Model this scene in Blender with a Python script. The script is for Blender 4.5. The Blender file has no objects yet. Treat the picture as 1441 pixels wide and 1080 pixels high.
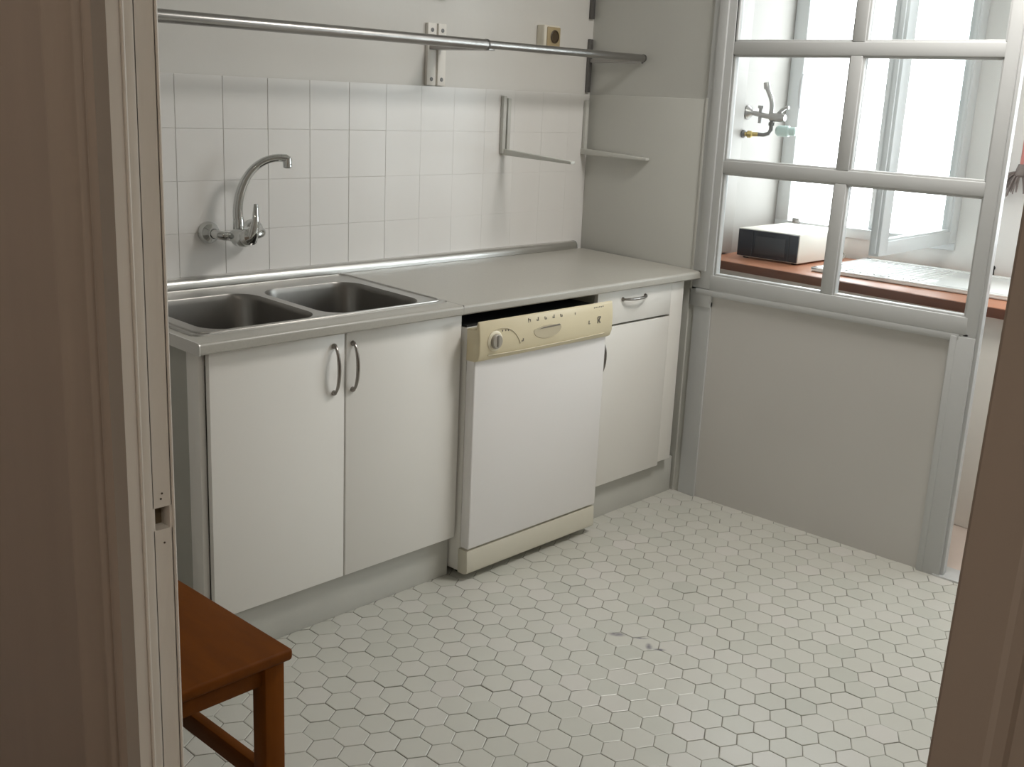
import bpy, bmesh, math, random
from mathutils import Vector, Matrix
random.seed(7)
PI = math.pi
COL = bpy.context.scene.collection
H0 = 0.871                                   # worktop front-edge height
def wz(y): return H0 + 0.016*(y+0.6)/0.6     # the old worktops slope slightly up to the wall

# ------------------------------------------------------------------ helpers
def mat(name, col, rough=0.5, metal=0.0, spec=0.5, noise=0.0, nscale=8.0, bump=0.0, bscale=60.0, coat=0.0, stretch=None):
    m = bpy.data.materials.new(name); m.use_nodes = True
    nt = m.node_tree; b = nt.nodes['Principled BSDF']
    b.inputs['Base Color'].default_value = (*col, 1)
    b.inputs['Roughness'].default_value = rough
    b.inputs['Metallic'].default_value = metal
    b.inputs['Specular IOR Level'].default_value = spec
    b.inputs['Coat Weight'].default_value = coat
    tc = nt.nodes.new('ShaderNodeTexCoord')
    src = tc.outputs['Object']
    if stretch:
        mp = nt.nodes.new('ShaderNodeMapping'); mp.inputs['Scale'].default_value = stretch
        nt.links.new(src, mp.inputs['Vector']); src = mp.outputs['Vector']
    if noise > 0:
        n = nt.nodes.new('ShaderNodeTexNoise'); n.inputs['Scale'].default_value = nscale; n.inputs['Detail'].default_value = 5
        nt.links.new(src, n.inputs['Vector'])
        mx = nt.nodes.new('ShaderNodeMix'); mx.data_type = 'RGBA'
        mx.inputs['A'].default_value = (*[c*(1-noise) for c in col], 1)
        mx.inputs['B'].default_value = (*[min(1, c*(1+noise)) for c in col], 1)
        nt.links.new(n.outputs['Fac'], mx.inputs['Factor']); nt.links.new(mx.outputs['Result'], b.inputs['Base Color'])
    if bump > 0:
        n2 = nt.nodes.new('ShaderNodeTexNoise'); n2.inputs['Scale'].default_value = bscale; n2.inputs['Detail'].default_value = 3
        nt.links.new(src, n2.inputs['Vector'])
        bp = nt.nodes.new('ShaderNodeBump'); bp.inputs['Strength'].default_value = bump; bp.inputs['Distance'].default_value = 0.004
        nt.links.new(n2.outputs['Fac'], bp.inputs['Height']); nt.links.new(bp.outputs['Normal'], b.inputs['Normal'])
    return m

def hexlin(r, g, b):
    f = lambda c: (c/255/12.92) if c/255 <= .04045 else ((c/255+.055)/1.055)**2.4
    return (f(r), f(g), f(b))

M = {}
M['wall'] = mat('wall_paint', (.66, .645, .615), .55, noise=.04, nscale=3, bump=.12, bscale=25)
M['tile_grey'] = mat('shade_greyed_tile', (.57, .57, .535), .32, noise=.03, nscale=4)  # same tile paint, greyed to stand in for shade on the return wall
M['wall_grey'] = mat('shade_greyed_wall', (.57, .57, .54), .55, noise=.04, nscale=3, bump=.1, bscale=25)  # plaster of the return wall, its shade put into the colour likewise
M['wall_far'] = mat('beige_wall_paint', (.44, .42, .39), .6, noise=.04, nscale=3)
M['tile'] = mat('painted_tile', (.80, .785, .765), .28, noise=.03, nscale=5)
M['grout'] = mat('wall_grout', (.60, .585, .56), .8)
M['frame'] = mat('white_joinery_paint', (.56, .57, .57), .32, noise=.03, nscale=4, bump=.08, bscale=18)
M['panel'] = mat('partition_panel_paint', (.60, .585, .56), .4, noise=.03, nscale=3, bump=.06, bscale=14)
M['ceil'] = mat('ceiling_paint', (.75, .74, .71), .8)
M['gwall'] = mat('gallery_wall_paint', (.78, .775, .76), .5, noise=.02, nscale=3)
M['upvc'] = mat('white_window_paint', (.68, .70, .71), .3, noise=.015)
M['melamine'] = mat('white_melamine', (.83, .815, .78), .33, noise=.015, nscale=2)
M['melamine_grey'] = mat('greyed_carcass', (.42, .42, .38), .5, noise=.05)
M['kick'] = mat('grey_plinth', (.57, .57, .535), .45, noise=.06, nscale=6)
M['dw'] = mat('white_enamel', (.83, .815, .81), .24, noise=.008, nscale=2)
M['cream'] = mat('yellowed_plastic', (.72, .64, .45), .35, noise=.03, nscale=6)
M['cream_plinth'] = mat('cream_plinth', (.68, .65, .55), .38, noise=.02)
M['laminate'] = mat('grey_laminate', (.42, .405, .365), .3, noise=.10, nscale=180, spec=.6)
M['steel'] = mat('brushed_steel', (.42, .41, .39), .30, 1.0, noise=.05, nscale=30, stretch=(4, 60, 60))
M['steel_bowl'] = mat('dark_bowl_steel', (.26, .25, .235), .34, 1.0, noise=.06, nscale=30)  # bowl steel set darker than the deck for contrast
M['alu'] = mat('aluminium', (.68, .67, .65), .34, 1.0, noise=.03, nscale=40)
M['chrome'] = mat('chrome', (.60, .61, .60), .07, 1.0)
M['rail'] = mat('rail_metal', (.36, .35, .34), .30, 1.0, noise=.04, nscale=20)
M['darkmetal'] = mat('dark_grey_metal', (.16, .155, .15), .4, .6)
M['pewter'] = mat('pewter_handle', (.30, .28, .26), .28, 1.0)
M['bracket'] = mat('white_bracket', (.80, .77, .72), .4, noise=.04)
M['black'] = mat('black_gap', (.012, .012, .012), .6)
M['blackglass'] = mat('black_glass', (.018, .021, .03), .12)
M['mark'] = mat('printed_mark', (.20, .18, .15), .6)
M['knobgrey'] = mat('grey_knob', (.36, .33, .28), .4)
M['stool'] = mat('stained_wood', (.12, .034, .003), .55, spec=.08, noise=.35, nscale=14, stretch=(2.5, .5, 2.5))
M['stool_leg'] = mat('stained_wood_leg', (.15, .043, .004), .55, spec=.08, noise=.3, nscale=14, stretch=(2.5, 2.5, .5))
M['brown'] = mat('brown_casing', (.31, .265, .225), .5, noise=.10, nscale=4, bump=.12, bscale=10, stretch=(4, 4, .5))  # even brown base colour for the hall-side casings
M['jamb'] = mat('jamb_paint', (.72, .69, .635), .42, noise=.07, nscale=6, bump=.25, bscale=14, stretch=(3, 3, .6))
M['orange'] = mat('orange_wood_top', (.46, .20, .115), .4, noise=.12, nscale=10, stretch=(3, .6, 3))
M['orange_edge'] = mat('dark_wood_edge', (.12, .042, .022), .4, noise=.15, nscale=14)
M['gfloor'] = mat('gallery_floor_tile', (.62, .52, .46), .4, noise=.05)
M['hallfloor'] = mat('hall_wood_floor', (.16, .085, .04), .4, noise=.2, nscale=6, stretch=(1, 8, 1))
M['hallwall'] = mat('hall_wall', (.40, .34, .29), .6, noise=.04)
M['brass'] = mat('brass', (.52, .40, .16), .3, 1.0)
M['greycast'] = mat('worn_chrome', (.42, .41, .40), .3, .85)
M['green'] = mat('pale_green_plastic', (.50, .62, .59), .35)
M['mop'] = mat('grey_mop_yarn', (.23, .20, .19), .95, noise=.25, nscale=40)
M['pinkstick'] = mat('pink_plastic_handle', (.60, .24, .22), .4)
M['socket'] = mat('tan_socket_face', (.42, .33, .19), .4)
M['socketdark'] = mat('brown_socket_insert', (.075, .05, .025), .5)
M['porcelain'] = mat('white_glazed_sink', (.86, .87, .86), .12)
M['lampglass'] = mat('opal_lamp', (.85, .85, .83), .4)
def glass_mat():
    m = bpy.data.materials.new('window_glass'); m.use_nodes = True; nt = m.node_tree
    nt.nodes.remove(nt.nodes['Principled BSDF'])
    out = nt.nodes['Material Output']
    t = nt.nodes.new('ShaderNodeBsdfTransparent'); t.inputs['Color'].default_value = (.95, .965, .965, 1)
    g = nt.nodes.new('ShaderNodeBsdfGlossy'); g.inputs['Roughness'].default_value = .03
    n = nt.nodes.new('ShaderNodeTexNoise'); n.inputs['Scale'].default_value = 3
    bp = nt.nodes.new('ShaderNodeBump'); bp.inputs['Strength'].default_value = .03
    nt.links.new(n.outputs['Fac'], bp.inputs['Height']); nt.links.new(bp.outputs['Normal'], g.inputs['Normal'])
    fr = nt.nodes.new('ShaderNodeFresnel'); fr.inputs['IOR'].default_value = 1.4
    mx = nt.nodes.new('ShaderNodeMixShader')
    ge = nt.nodes.new('ShaderNodeNewGeometry')                    # only the outer face of the thin pane reflects
    iv = nt.nodes.new('ShaderNodeMath'); iv.operation = 'SUBTRACT'; iv.inputs[0].default_value = 1.0; nt.links.new(ge.outputs['Backfacing'], iv.inputs[1])
    ml = nt.nodes.new('ShaderNodeMath'); ml.operation = 'MULTIPLY'; nt.links.new(fr.outputs[0], ml.inputs[0]); nt.links.new(iv.outputs[0], ml.inputs[1])
    nt.links.new(ml.outputs[0], mx.inputs[0]); nt.links.new(t.outputs[0], mx.inputs[1]); nt.links.new(g.outputs[0], mx.inputs[2])
    nt.links.new(mx.outputs[0], out.inputs['Surface'])
    return m
M['glass'] = glass_mat()

def floor_mat():
    m = bpy.data.materials.new('hexagon_tile'); m.use_nodes = True; nt = m.node_tree; b = nt.nodes['Principled BSDF']
    at = nt.nodes.new('ShaderNodeAttribute'); at.attribute_name = 'tone'
    rp = nt.nodes.new('ShaderNodeValToRGB')
    rp.color_ramp.elements[0].color = (.50, .505, .455, 1); rp.color_ramp.elements[1].color = (.60, .58, .545, 1)
    e = rp.color_ramp.elements.new(.5); e.color = (.555, .55, .50, 1)
    nt.links.new(at.outputs['Fac'], rp.inputs['Fac'])
    # ink-like scuffs worn into a few tiles
    tc = nt.nodes.new('ShaderNodeTexCoord')
    col = rp.outputs['Color']
    for (x, y, rx, ry) in ((-1.121, -1.156, .030, .016), (-1.09, -1.215, .028, .007), (-1.112, -1.262, .012, .024), (-1.104, -1.292, .022, .008)):
        mp = nt.nodes.new('ShaderNodeMapping'); mp.vector_type = 'TEXTURE'
        mp.inputs['Location'].default_value = (x, y, 0); mp.inputs['Rotation'].default_value = (0, 0, -.9); mp.inputs['Scale'].default_value = (rx, ry, 1)
        nt.links.new(tc.outputs['Object'], mp.inputs['Vector'])
        gr = nt.nodes.new('ShaderNodeTexGradient'); gr.gradient_type = 'SPHERICAL'
        nt.links.new(mp.outputs['Vector'], gr.inputs['Vector'])
        nz = nt.nodes.new('ShaderNodeTexNoise'); nz.inputs['Scale'].default_value = 70
        nt.links.new(tc.outputs['Object'], nz.inputs['Vector'])
        mu = nt.nodes.new('ShaderNodeMath'); mu.operation = 'MULTIPLY'; nt.links.new(gr.outputs['Fac'], mu.inputs[0]); nt.links.new(nz.outputs['Fac'], mu.inputs[1])
        m2 = nt.nodes.new('ShaderNodeMath'); m2.operation = 'MULTIPLY'; m2.use_clamp = True; m2.inputs[1].default_value = 2.2; nt.links.new(mu.outputs[0], m2.inputs[0])
        mx = nt.nodes.new('ShaderNodeMix'); mx.data_type = 'RGBA'; mx.inputs['B'].default_value = (.17, .16, .19, 1)
        nt.links.new(m2.outputs[0], mx.inputs['Factor']); nt.links.new(col, mx.inputs['A']); col = mx.outputs['Result']
    nt.links.new(col, b.inputs['Base Color'])
    b.inputs['Roughness'].default_value = .3
    nz = nt.nodes.new('ShaderNodeTexNoise'); nz.inputs['Scale'].default_value = 30
    nt.links.new(tc.outputs['Object'], nz.inputs['Vector'])
    bp = nt.nodes.new('ShaderNodeBump'); bp.inputs['Strength'].default_value = .05; bp.inputs['Distance'].default_value = .002
    nt.links.new(nz.outputs['Fac'], bp.inputs['Height']); nt.links.new(bp.outputs['Normal'], b.inputs['Normal'])
    return m
M['hex'] = floor_mat()
M['floorgrout'] = mat('floor_grout', (.20, .19, .16), .9, noise=.35, nscale=9)

class MB:
    """collects shapes into one mesh"""
    def __init__(s): s.bm = bmesh.new(); s.mi = 0
    def _merge(s, b2):
        me = bpy.data.meshes.new('tmp'); b2.to_mesh(me); b2.free(); s.bm.from_mesh(me); bpy.data.meshes.remove(me)
    def box(s, x0, x1, y0, y1, z0, z1, bev=0.0, seg=2, fn=None):
        b = bmesh.new(); bmesh.ops.create_cube(b, size=1)
        for v in b.verts:
            v.co = Vector(((x0+x1)/2+v.co.x*(x1-x0), (y0+y1)/2+v.co.y*(y1-y0), (z0+z1)/2+v.co.z*(z1-z0)))
        if bev > 0: bmesh.ops.bevel(b, geom=b.edges[:], offset=bev, segments=seg, profile=.5, affect='EDGES')
        if fn:
            for v in b.verts: v.co = Vector(fn(*v.co))
        for f in b.faces: f.material_index = s.mi
        s._merge(b); return s
    def hexa(s, pts, bev=0.0, seg=2):
        """8 corner points: 4 bottom, 4 top, both counter-clockwise"""
        b = bmesh.new(); v = [b.verts.new(p) for p in pts]
        for f in ((3, 2, 1, 0), (4, 5, 6, 7), (0, 1, 5, 4), (1, 2, 6, 5), (2, 3, 7, 6), (3, 0, 4, 7)):
            b.faces.new([v[i] for i in f])
        bmesh.ops.recalc_face_normals(b, faces=b.faces[:])
        if bev > 0: bmesh.ops.bevel(b, geom=b.edges[:], offset=bev, segments=seg, profile=.5, affect='EDGES')
        for f in b.faces: f.material_index = s.mi
        s._merge(b); return s
    def prism(s, prof, axis, a, b_, bev=0.0):
        """closed 2-D profile extruded along axis 'x','y','z' from a to b_"""
        bm = bmesh.new()
        def P(u, v, w):
            return {'x': (w, u, v), 'y': (u, w, v), 'z': (u, v, w)}[axis]
        n = len(prof)
        r0 = [bm.verts.new(P(u, v, a)) for u, v in prof]; r1 = [bm.verts.new(P(u, v, b_)) for u, v in prof]
        for i in range(n): bm.faces.new((r0[i], r0[(i+1) % n], r1[(i+1) % n], r1[i]))
        bm.faces.new(r0[::-1]); bm.faces.new(r1)
        bmesh.ops.recalc_face_normals(bm, faces=bm.faces[:])
        if bev > 0: bmesh.ops.bevel(bm, geom=[e for e in bm.edges if len(e.link_faces) == 2 and e.calc_face_angle(0) > .5], offset=bev, segments=2, profile=.5, affect='EDGES')
        for f in bm.faces: f.material_index = s.mi
        s._merge(bm); return s
    def tube(s, pts, rad, n=14, cap=True, flat=1.0):
        bm = bmesh.new(); pts = [Vector(p) for p in pts]
        if not isinstance(rad, (list, tuple)): rad = [rad]*len(pts)
        prev = None; rings = []
        for i, p in enumerate(pts):
            t = (pts[min(i+1, len(pts)-1)]-pts[max(i-1, 0)]).normalized()
            if prev is None:
                up = Vector((0, 0, 1)) if abs(t.z) < .9 else Vector((1, 0, 0))
                u = t.cross(up).normalized()
            else:
                u = (prev-t*prev.dot(t)).normalized()
            w = t.cross(u); prev = u
            rings.append([bm.verts.new(p+(u*math.cos(2*PI*k/n)*flat+w*math.sin(2*PI*k/n))*rad[i]) for k in range(n)])
        for a, b in zip(rings, rings[1:]):
            for k in range(n): bm.faces.new((a[k], a[(k+1) % n], b[(k+1) % n], b[k]))
        if cap: bm.faces.new(rings[0][::-1]); bm.faces.new(rings[-1])
        bmesh.ops.recalc_face_normals(bm, faces=bm.faces[:])
        for f in bm.faces: f.material_index = s.mi
        s._merge(bm); return s
    def lathe(s, prof, origin, axis, n=32):
        """profile of (radius, distance along axis)"""
        bm = bmesh.new(); o = Vector(origin); ax = Vector(axis).normalized()
        up = Vector((0, 0, 1)) if abs(ax.z) < .9 else Vector((1, 0, 0)); u = ax.cross(up).normalized(); w = ax.cross(u)
        rings = []
        for r, d in prof:
            rings.append([bm.verts.new(o+ax*d+(u*math.cos(2*PI*k/n)+w*math.sin(2*PI*k/n))*max(r, 1e-5)) for k in range(n)])
        for a, b in zip(rings, rings[1:]):
            for k in range(n): bm.faces.new((a[k], a[(k+1) % n], b[(k+1) % n], b[k]))
        bm.faces.new(rings[0][::-1]); bm.faces.new(rings[-1])
        bmesh.ops.recalc_face_normals(bm, faces=bm.faces[:])
        for f in bm.faces: f.material_index = s.mi
        s._merge(bm); return s
    def poly(s, pts):
        vs = [s.bm.verts.new(p) for p in pts]; f = s.bm.faces.new(vs); f.material_index = s.mi; return s
    def build(s, name, material, parent=None, smooth=35, keep=False):
        if not keep: bmesh.ops.remove_doubles(s.bm, verts=s.bm.verts[:], dist=1e-6)
        me = bpy.data.meshes.new(name); s.bm.to_mesh(me); s.bm.free()
        for m_ in (material if isinstance(material, (list, tuple)) else [material]): me.materials.append(m_)
        if smooth:
            for p in me.polygons: p.use_smooth = True
            me.set_sharp_from_angle(angle=math.radians(smooth))
        o = bpy.data.objects.new(name, me); COL.objects.link(o)
        if parent:
            o.parent = parent
            o.matrix_parent_inverse = parent_matrix(parent).inverted()
        return o
def parent_matrix(o):
    m = Matrix.Translation(o.location) if o.type == 'EMPTY' else o.matrix_basis.copy()
    return (o.parent and parent_matrix(o.parent) or Matrix.Identity(4)) @ o.matrix_parent_inverse @ m if o.parent else m

def thing(name, label, cat, loc, group=None):
    o = bpy.data.objects.new(name, None); COL.objects.link(o); o.location = loc; o.empty_display_size = .05
    return tag(o, label, cat, group)
def tag(o, label, cat, group=None):
    o['label'] = label; o['category'] = cat
    if group: o['group'] = group
    return o
def struct(o): o['kind'] = 'structure'; return o
def bezier(p0, p1, p2, p3, n=16):
    out = []
    for i in range(n+1):
        t = i/n; a = (1-t)**3; b = 3*(1-t)**2*t; c = 3*(1-t)*t*t; d = t**3
        out.append(tuple(a*p0[k]+b*p1[k]+c*p2[k]+d*p3[k] for k in range(3)))
    return out

# ------------------------------------------------------------------ setting: floor
def hex_floor():
    v = Vector((.0372, -.0668)); w = Vector((.0405, .0675)); o = Vector((-1.644, -1.114))
    mb = MB(); mb.mi = 1
    mb.box(-2.92, .10, -3.3, .10, -.06, -.0022)
    mb.mi = 0
    bm = mb.bm; tones = {}
    cents = [o+n*v+m*w for n in range(-46, 60) for m in range(-46, 60)]
    corners = [(v+(v+w))/3, (w+(v+w))/3, (w-v)/3, -(v+(v+w))/3, -(w+(v+w))/3, -(w-v)/3]
    corners = [Vector(c) for c in corners]
    lay = bm.faces.layers.float.new('tone')
    for c in cents:
        if not (-2.84 < c.x < .075 and -3.2 < c.y < .04): continue
        near = c.y > -2.7
        g = random.uniform(.966, .986)
        tx, ty = random.gauss(0, .004), random.gauss(0, .004); dz = random.gauss(0, .0003)
        tone = min(1, max(0, random.gauss(.5, .17)))
        rot = random.gauss(0, .012)
        def pt(k, s, z):
            q = corners[k]*s; q = Vector((q.x*math.cos(rot)-q.y*math.sin(rot), q.x*math.sin(rot)+q.y*math.cos(rot)))
            return (c.x+q.x, c.y+q.y, z+dz+q.x*tx+q.y*ty)
        top = [bm.verts.new(pt(k, g-.045, 0)) for k in range(6)]
        mid = [bm.verts.new(pt(k, g, -.0009)) for k in range(6)]
        low = [bm.verts.new(pt(k, g, -.004)) for k in range(6)]
        fs = [bm.faces.new(top)]
        for k in range(6):
            j = (k+1) % 6
            fs.append(bm.faces.new((mid[k], mid[j], top[j], top[k]))); fs.append(bm.faces.new((low[k], low[j], mid[j], mid[k])))
        for f in fs: f[lay] = tone; f.material_index = 0
    bmesh.ops.recalc_face_normals(bm, faces=bm.faces[:])
    ob = mb.build('floor', [M['hex'], M['floorgrout']], keep=True, smooth=0)
    return struct(ob)
hex_floor()
struct(MB().box(.10, 1.30, -3.3, -.1, -.06, -.001).build('floor_gallery', M['gfloor']))
struct(MB().box(-4.6, -2.92, -4.2, -.9, -.06, -.001).build('floor_hall', M['hallfloor']))

# ------------------------------------------------------------------ setting: walls
ZC = 2.62
def wall_back():
    mb = MB(); mb.mi = 1
    mb.box(-2.95, .12, .008, .12, -.05, ZC)                      # painted plaster
    mb.mi = 0
    mb.box(-2.84, .05, .0035, .009, -.05, 1.486)                 # bed of the tiling
    px = [-1.789+.1535*i for i in range(-7, 13)]
    pz = [1.486-.148*k for k in range(0, 10)]
    for i in range(len(px)-1):
        for k in range(len(pz)-1):
            x0, x1 = px[i], min(px[i+1], .03)
            if x1-x0 < .02: continue
            d = random.uniform(-.0005, .0005)
            left = x0 < -1.05
            g = .0007 if left else .0001; h = .0003 if left and k in (0, 1, 3) else .0001
            mb.box(x0+g, x1-g, 0 if left else d*.5, .005, pz[k+1]+h, pz[k]-h, bev=.0008 if left else .0004, seg=1)
    struct(mb.build('wall_back', [M['tile'], M['wall']]))
wall_back()
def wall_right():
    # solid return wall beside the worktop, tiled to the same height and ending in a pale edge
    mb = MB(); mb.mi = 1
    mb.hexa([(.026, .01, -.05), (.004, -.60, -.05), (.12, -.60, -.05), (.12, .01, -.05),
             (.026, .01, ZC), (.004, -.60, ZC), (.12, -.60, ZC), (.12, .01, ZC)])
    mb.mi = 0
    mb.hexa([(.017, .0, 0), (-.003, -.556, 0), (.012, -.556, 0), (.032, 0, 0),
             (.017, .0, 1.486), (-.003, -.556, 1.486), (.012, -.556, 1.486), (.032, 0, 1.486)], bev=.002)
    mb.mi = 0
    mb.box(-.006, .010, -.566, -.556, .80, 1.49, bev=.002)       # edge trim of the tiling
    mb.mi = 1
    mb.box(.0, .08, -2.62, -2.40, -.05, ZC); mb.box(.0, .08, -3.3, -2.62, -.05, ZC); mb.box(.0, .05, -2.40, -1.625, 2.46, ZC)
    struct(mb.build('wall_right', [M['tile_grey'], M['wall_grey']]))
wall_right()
# left wall with the doorway the photo is taken through (opening y -2.66 .. -1.80)
mb = MB()
mb.box(-2.90, -2.852, -1.776, .01, -.05, ZC); mb.box(-2.90, -2.852, -3.3, -2.665, -.05, ZC); mb.box(-2.90, -2.852, -2.665, -1.776, 2.12, ZC)
struct(mb.build('wall_left', M['wall_far']))
struct(MB().box(-2.92, .10, -3.34, -3.24, -.05, ZC).build('wall_front', M['wall_far']))
struct(MB().box(-2.95, 1.35, -3.4, .12, ZC, ZC+.08).build('ceiling', M['ceil']))
# hall behind the camera
mb = MB()
mb.box(-2.915, -2.90, -1.60, -.9, -.05, ZC); mb.box(-2.925, -2.90, -4.2, -2.86, -.05, ZC); mb.box(-2.925, -2.90, -2.86, -1.60, 2.24, ZC)
mb.box(-4.7, -4.6, -4.2, -.9, -.05, ZC); mb.box(-4.6, -2.92, -.98, -.9, -.05, ZC); mb.box(-4.6, -2.92, -4.3, -4.2, -.05, ZC)
struct(mb.build('wall_hall', M['hallwall']))
struct(MB().box(-4.7, -2.90, -4.3, -.9, ZC, ZC+.08).build('ceiling_hall', M['ceil']))

# door jamb, left: casing (brown, hall side) + painted reveal with rebate + strike hole
def casing_profile(sign, y0):
    # (x, y) profile; y0 = edge at the opening, growing away from it by sign
    pr = [(-2.905, 0), (-2.920, 0), (-2.9225, .004), (-2.9235, .010), (-2.9215, .017), (-2.9175, .0205), (-2.9175, .026), (-2.9215, .030),
          (-2.9225, .036), (-2.9195, .042), (-2.9185, .085), (-2.9205, .092), (-2.9225, .100), (-2.9205, .108), (-2.917, .115), (-2.917, .225 if sign < 0 else .88), (-2.905, .235 if sign < 0 else .89)]
    return [(x, y0+sign*y) for x, y in pr]
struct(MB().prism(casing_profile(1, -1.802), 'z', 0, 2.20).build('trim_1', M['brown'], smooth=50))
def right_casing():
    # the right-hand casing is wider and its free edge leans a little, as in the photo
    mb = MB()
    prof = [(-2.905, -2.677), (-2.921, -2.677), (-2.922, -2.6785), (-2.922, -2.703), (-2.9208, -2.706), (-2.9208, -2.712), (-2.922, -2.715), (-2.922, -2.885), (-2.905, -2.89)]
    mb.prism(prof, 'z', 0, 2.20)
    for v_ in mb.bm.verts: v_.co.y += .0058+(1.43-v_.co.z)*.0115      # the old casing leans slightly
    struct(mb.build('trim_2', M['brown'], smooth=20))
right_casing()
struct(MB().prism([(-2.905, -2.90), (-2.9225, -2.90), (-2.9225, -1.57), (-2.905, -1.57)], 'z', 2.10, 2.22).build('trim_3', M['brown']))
def jamb():
    mb = MB()
    # rebate board, then the proud stop with its worn edge; a square hole is cut for the latch
    mb.box(-2.919, -2.889, -1.8005, -1.783, -.02, 2.10, bev=.0015)
    zc0, zc1, xa, xb = .988, 1.014, -2.8745, -2.858
    y1, y0 = -1.803, -1.783
    mb.box(-2.8895, xa, y1, y0, -.02, 2.10, bev=.002); mb.box(xb, -2.8525, y1, y0, -.02, 2.10, bev=.002)
    mb.box(xa-.003, xb+.003, y1, y0, -.02, zc0); mb.box(xa-.003, xb+.003, y1, y0, zc1, 2.10)
    mb.tube([(-2.8895, -1.8035, -.02), (-2.8890, -1.8035, .7), (-2.8897, -1.8035, 1.4), (-2.889, -1.8035, 2.1)], .0022, 8)
    mb.tube([(-2.8535, -1.8035, -.02), (-2.8532, -1.8035, .9), (-2.8537, -1.8035, 2.1)], .0018, 8)
    o = struct(mb.build('door_1', M['jamb']))
    MB().box(xa-.002, xb+.002, -1.7845, -1.780, zc0-.002, zc1+.002).build('latch_hole', mat('hole_wood', (.10, .075, .04), .8), o)
    k = MB()
    for (x, z) in ((-2.8665, 1.030), (-2.8655, .972), (-2.868, 1.024)): k.lathe([(.0012, 0), (.0012, .0006)], (x, -1.8034+.0006-.0005, z), (0, -1, 0), 8)
    k.build('screw_hole', mat('screw_dirt', (.09, .075, .06), .8), o)
    mb = MB(); mb.box(-2.904, -2.8525, -2.70, -2.680, -.02, 2.10, bev=.0015); mb.box(-2.919, -2.8525, -2.68, -1.80, 2.10, 2.13, bev=.0015)
    mb.build('jamb_lining', M['jamb'], o)
jamb()

# ------------------------------------------------------------------ setting: glazed partition on the right
def partition():
    t0, t1 = -.004, .040                                         # frame faces
    YL, YR = -.600, -1.622
    gl, gr = -.652, -1.580
    # lower panel: board, frame boards and mouldings
    mb = MB(); mb.mi = 1
    mb.box(.008, .030, YR, YL+.03, -.02, .81)
    mb.mi = 0
    mb.box(t0, t1, YR, gr, -.02, 2.46, bev=.003)                 # end post
    mb.box(t0-.002, .0, YR, -1.557, -.02, .80, bev=.002)
    mb.box(t0, t1, gl, YL+.04, .74, 2.46, bev=.003)              # left post
    mb.box(t0+.004, t1, gl, YL+.02, -.02, .76)
    mb.box(-.012, .0, -.622, -.585, .872, 2.46, bev=.004)        # architrave on the left post
    mb.box(t0-.0015, t1+.001, gr-.01, gl+.01, .806, .862, bev=.003)         # bottom rail
    mb.box(t0, .012, gr-.02, -.56, .800, .812, bev=.003)
    mb.prism([(-.007, .792), (-.004, .784), (.004, .790), (.004, .812), (-.005, .806)], 'y', -1.570, -.585)   # top moulding of panel
    for yy in (-1.548, -1.560):
        mb.tube([(.002, yy, 0), (.002, yy, .795)], .0075, 10)
    mb.box(-.008, .004, -1.566, -1.545, 0, .80, bev=.003)
    mb.box(t0, t1, YR-.0, gl, 2.42, 2.46, bev=.003)
    # stop beads on the free end of the partition
    mb.box(.002, .016, YR-.010, YR+.004, -.02, 2.46, bev=.002); mb.box(.026, .040, YR-.006, YR+.004, -.02, 2.46, bev=.002)
    mb.box(-.01, .09, -2.40, -1.60, -.02, .006, bev=.002)        # pale sill under the opening
    o = struct(mb.build('wall_partition', [M['frame'], M['panel']]))
    # window bars
    w = MB()
    def rail(z0, z1):
        w.box(-.002, .038, gr-.01, gl+.01, z0, z1, bev=.004)
        w.box(.004, .030, gr-.004, gl+.004, z0-.007, z1+.007, bev=.004)
    rail(1.233, 1.277); rail(1.640, 1.684); rail(2.045, 2.088)
    # muntin leans by about a centimetre
    def yb(z): return -1.106-.0105*(z-.86)
    for z0, z1 in ((.86, 1.234), (1.276, 1.641), (1.683, 2.046), (2.087, 2.43)):
        for (hw, xa, xb) in ((.0215, -.002, .038), (.028, .004, .030)):
            w.hexa([(xa, yb(z0)+hw, z0), (xa, yb(z0)-hw, z0), (xb, yb(z0)-hw, z0), (xb, yb(z0)+hw, z0),
                    (xa, yb(z1)+hw, z1), (xa, yb(z1)-hw, z1), (xb, yb(z1)-hw, z1), (xb, yb(z1)+hw, z1)], bev=.004)
    # beads round the glazed opening
    w.box(.004, .030, gl-.008, gl+.004, .862, 2.42, bev=.003); w.box(.004, .030, gr-.004, gr+.008, .862, 2.42, bev=.003)
    w.box(.004, .030, gr, gl, .858, .869, bev=.003)
    wo = struct(w.build('window_1', M['frame']))
    for z0, z1 in ((.868, 1.228), (1.282, 1.634), (1.690, 2.040), (2.093, 2.42)):
        for ya, yb_ in ((-1.086, gl-.004), (gr+.004, -1.128)):
            MB().box(.0160, .0190, min(ya, yb_), max(ya, yb_), z0, z1).build('glass_pane', M['glass'], wo, smooth=0)
partition()

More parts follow.
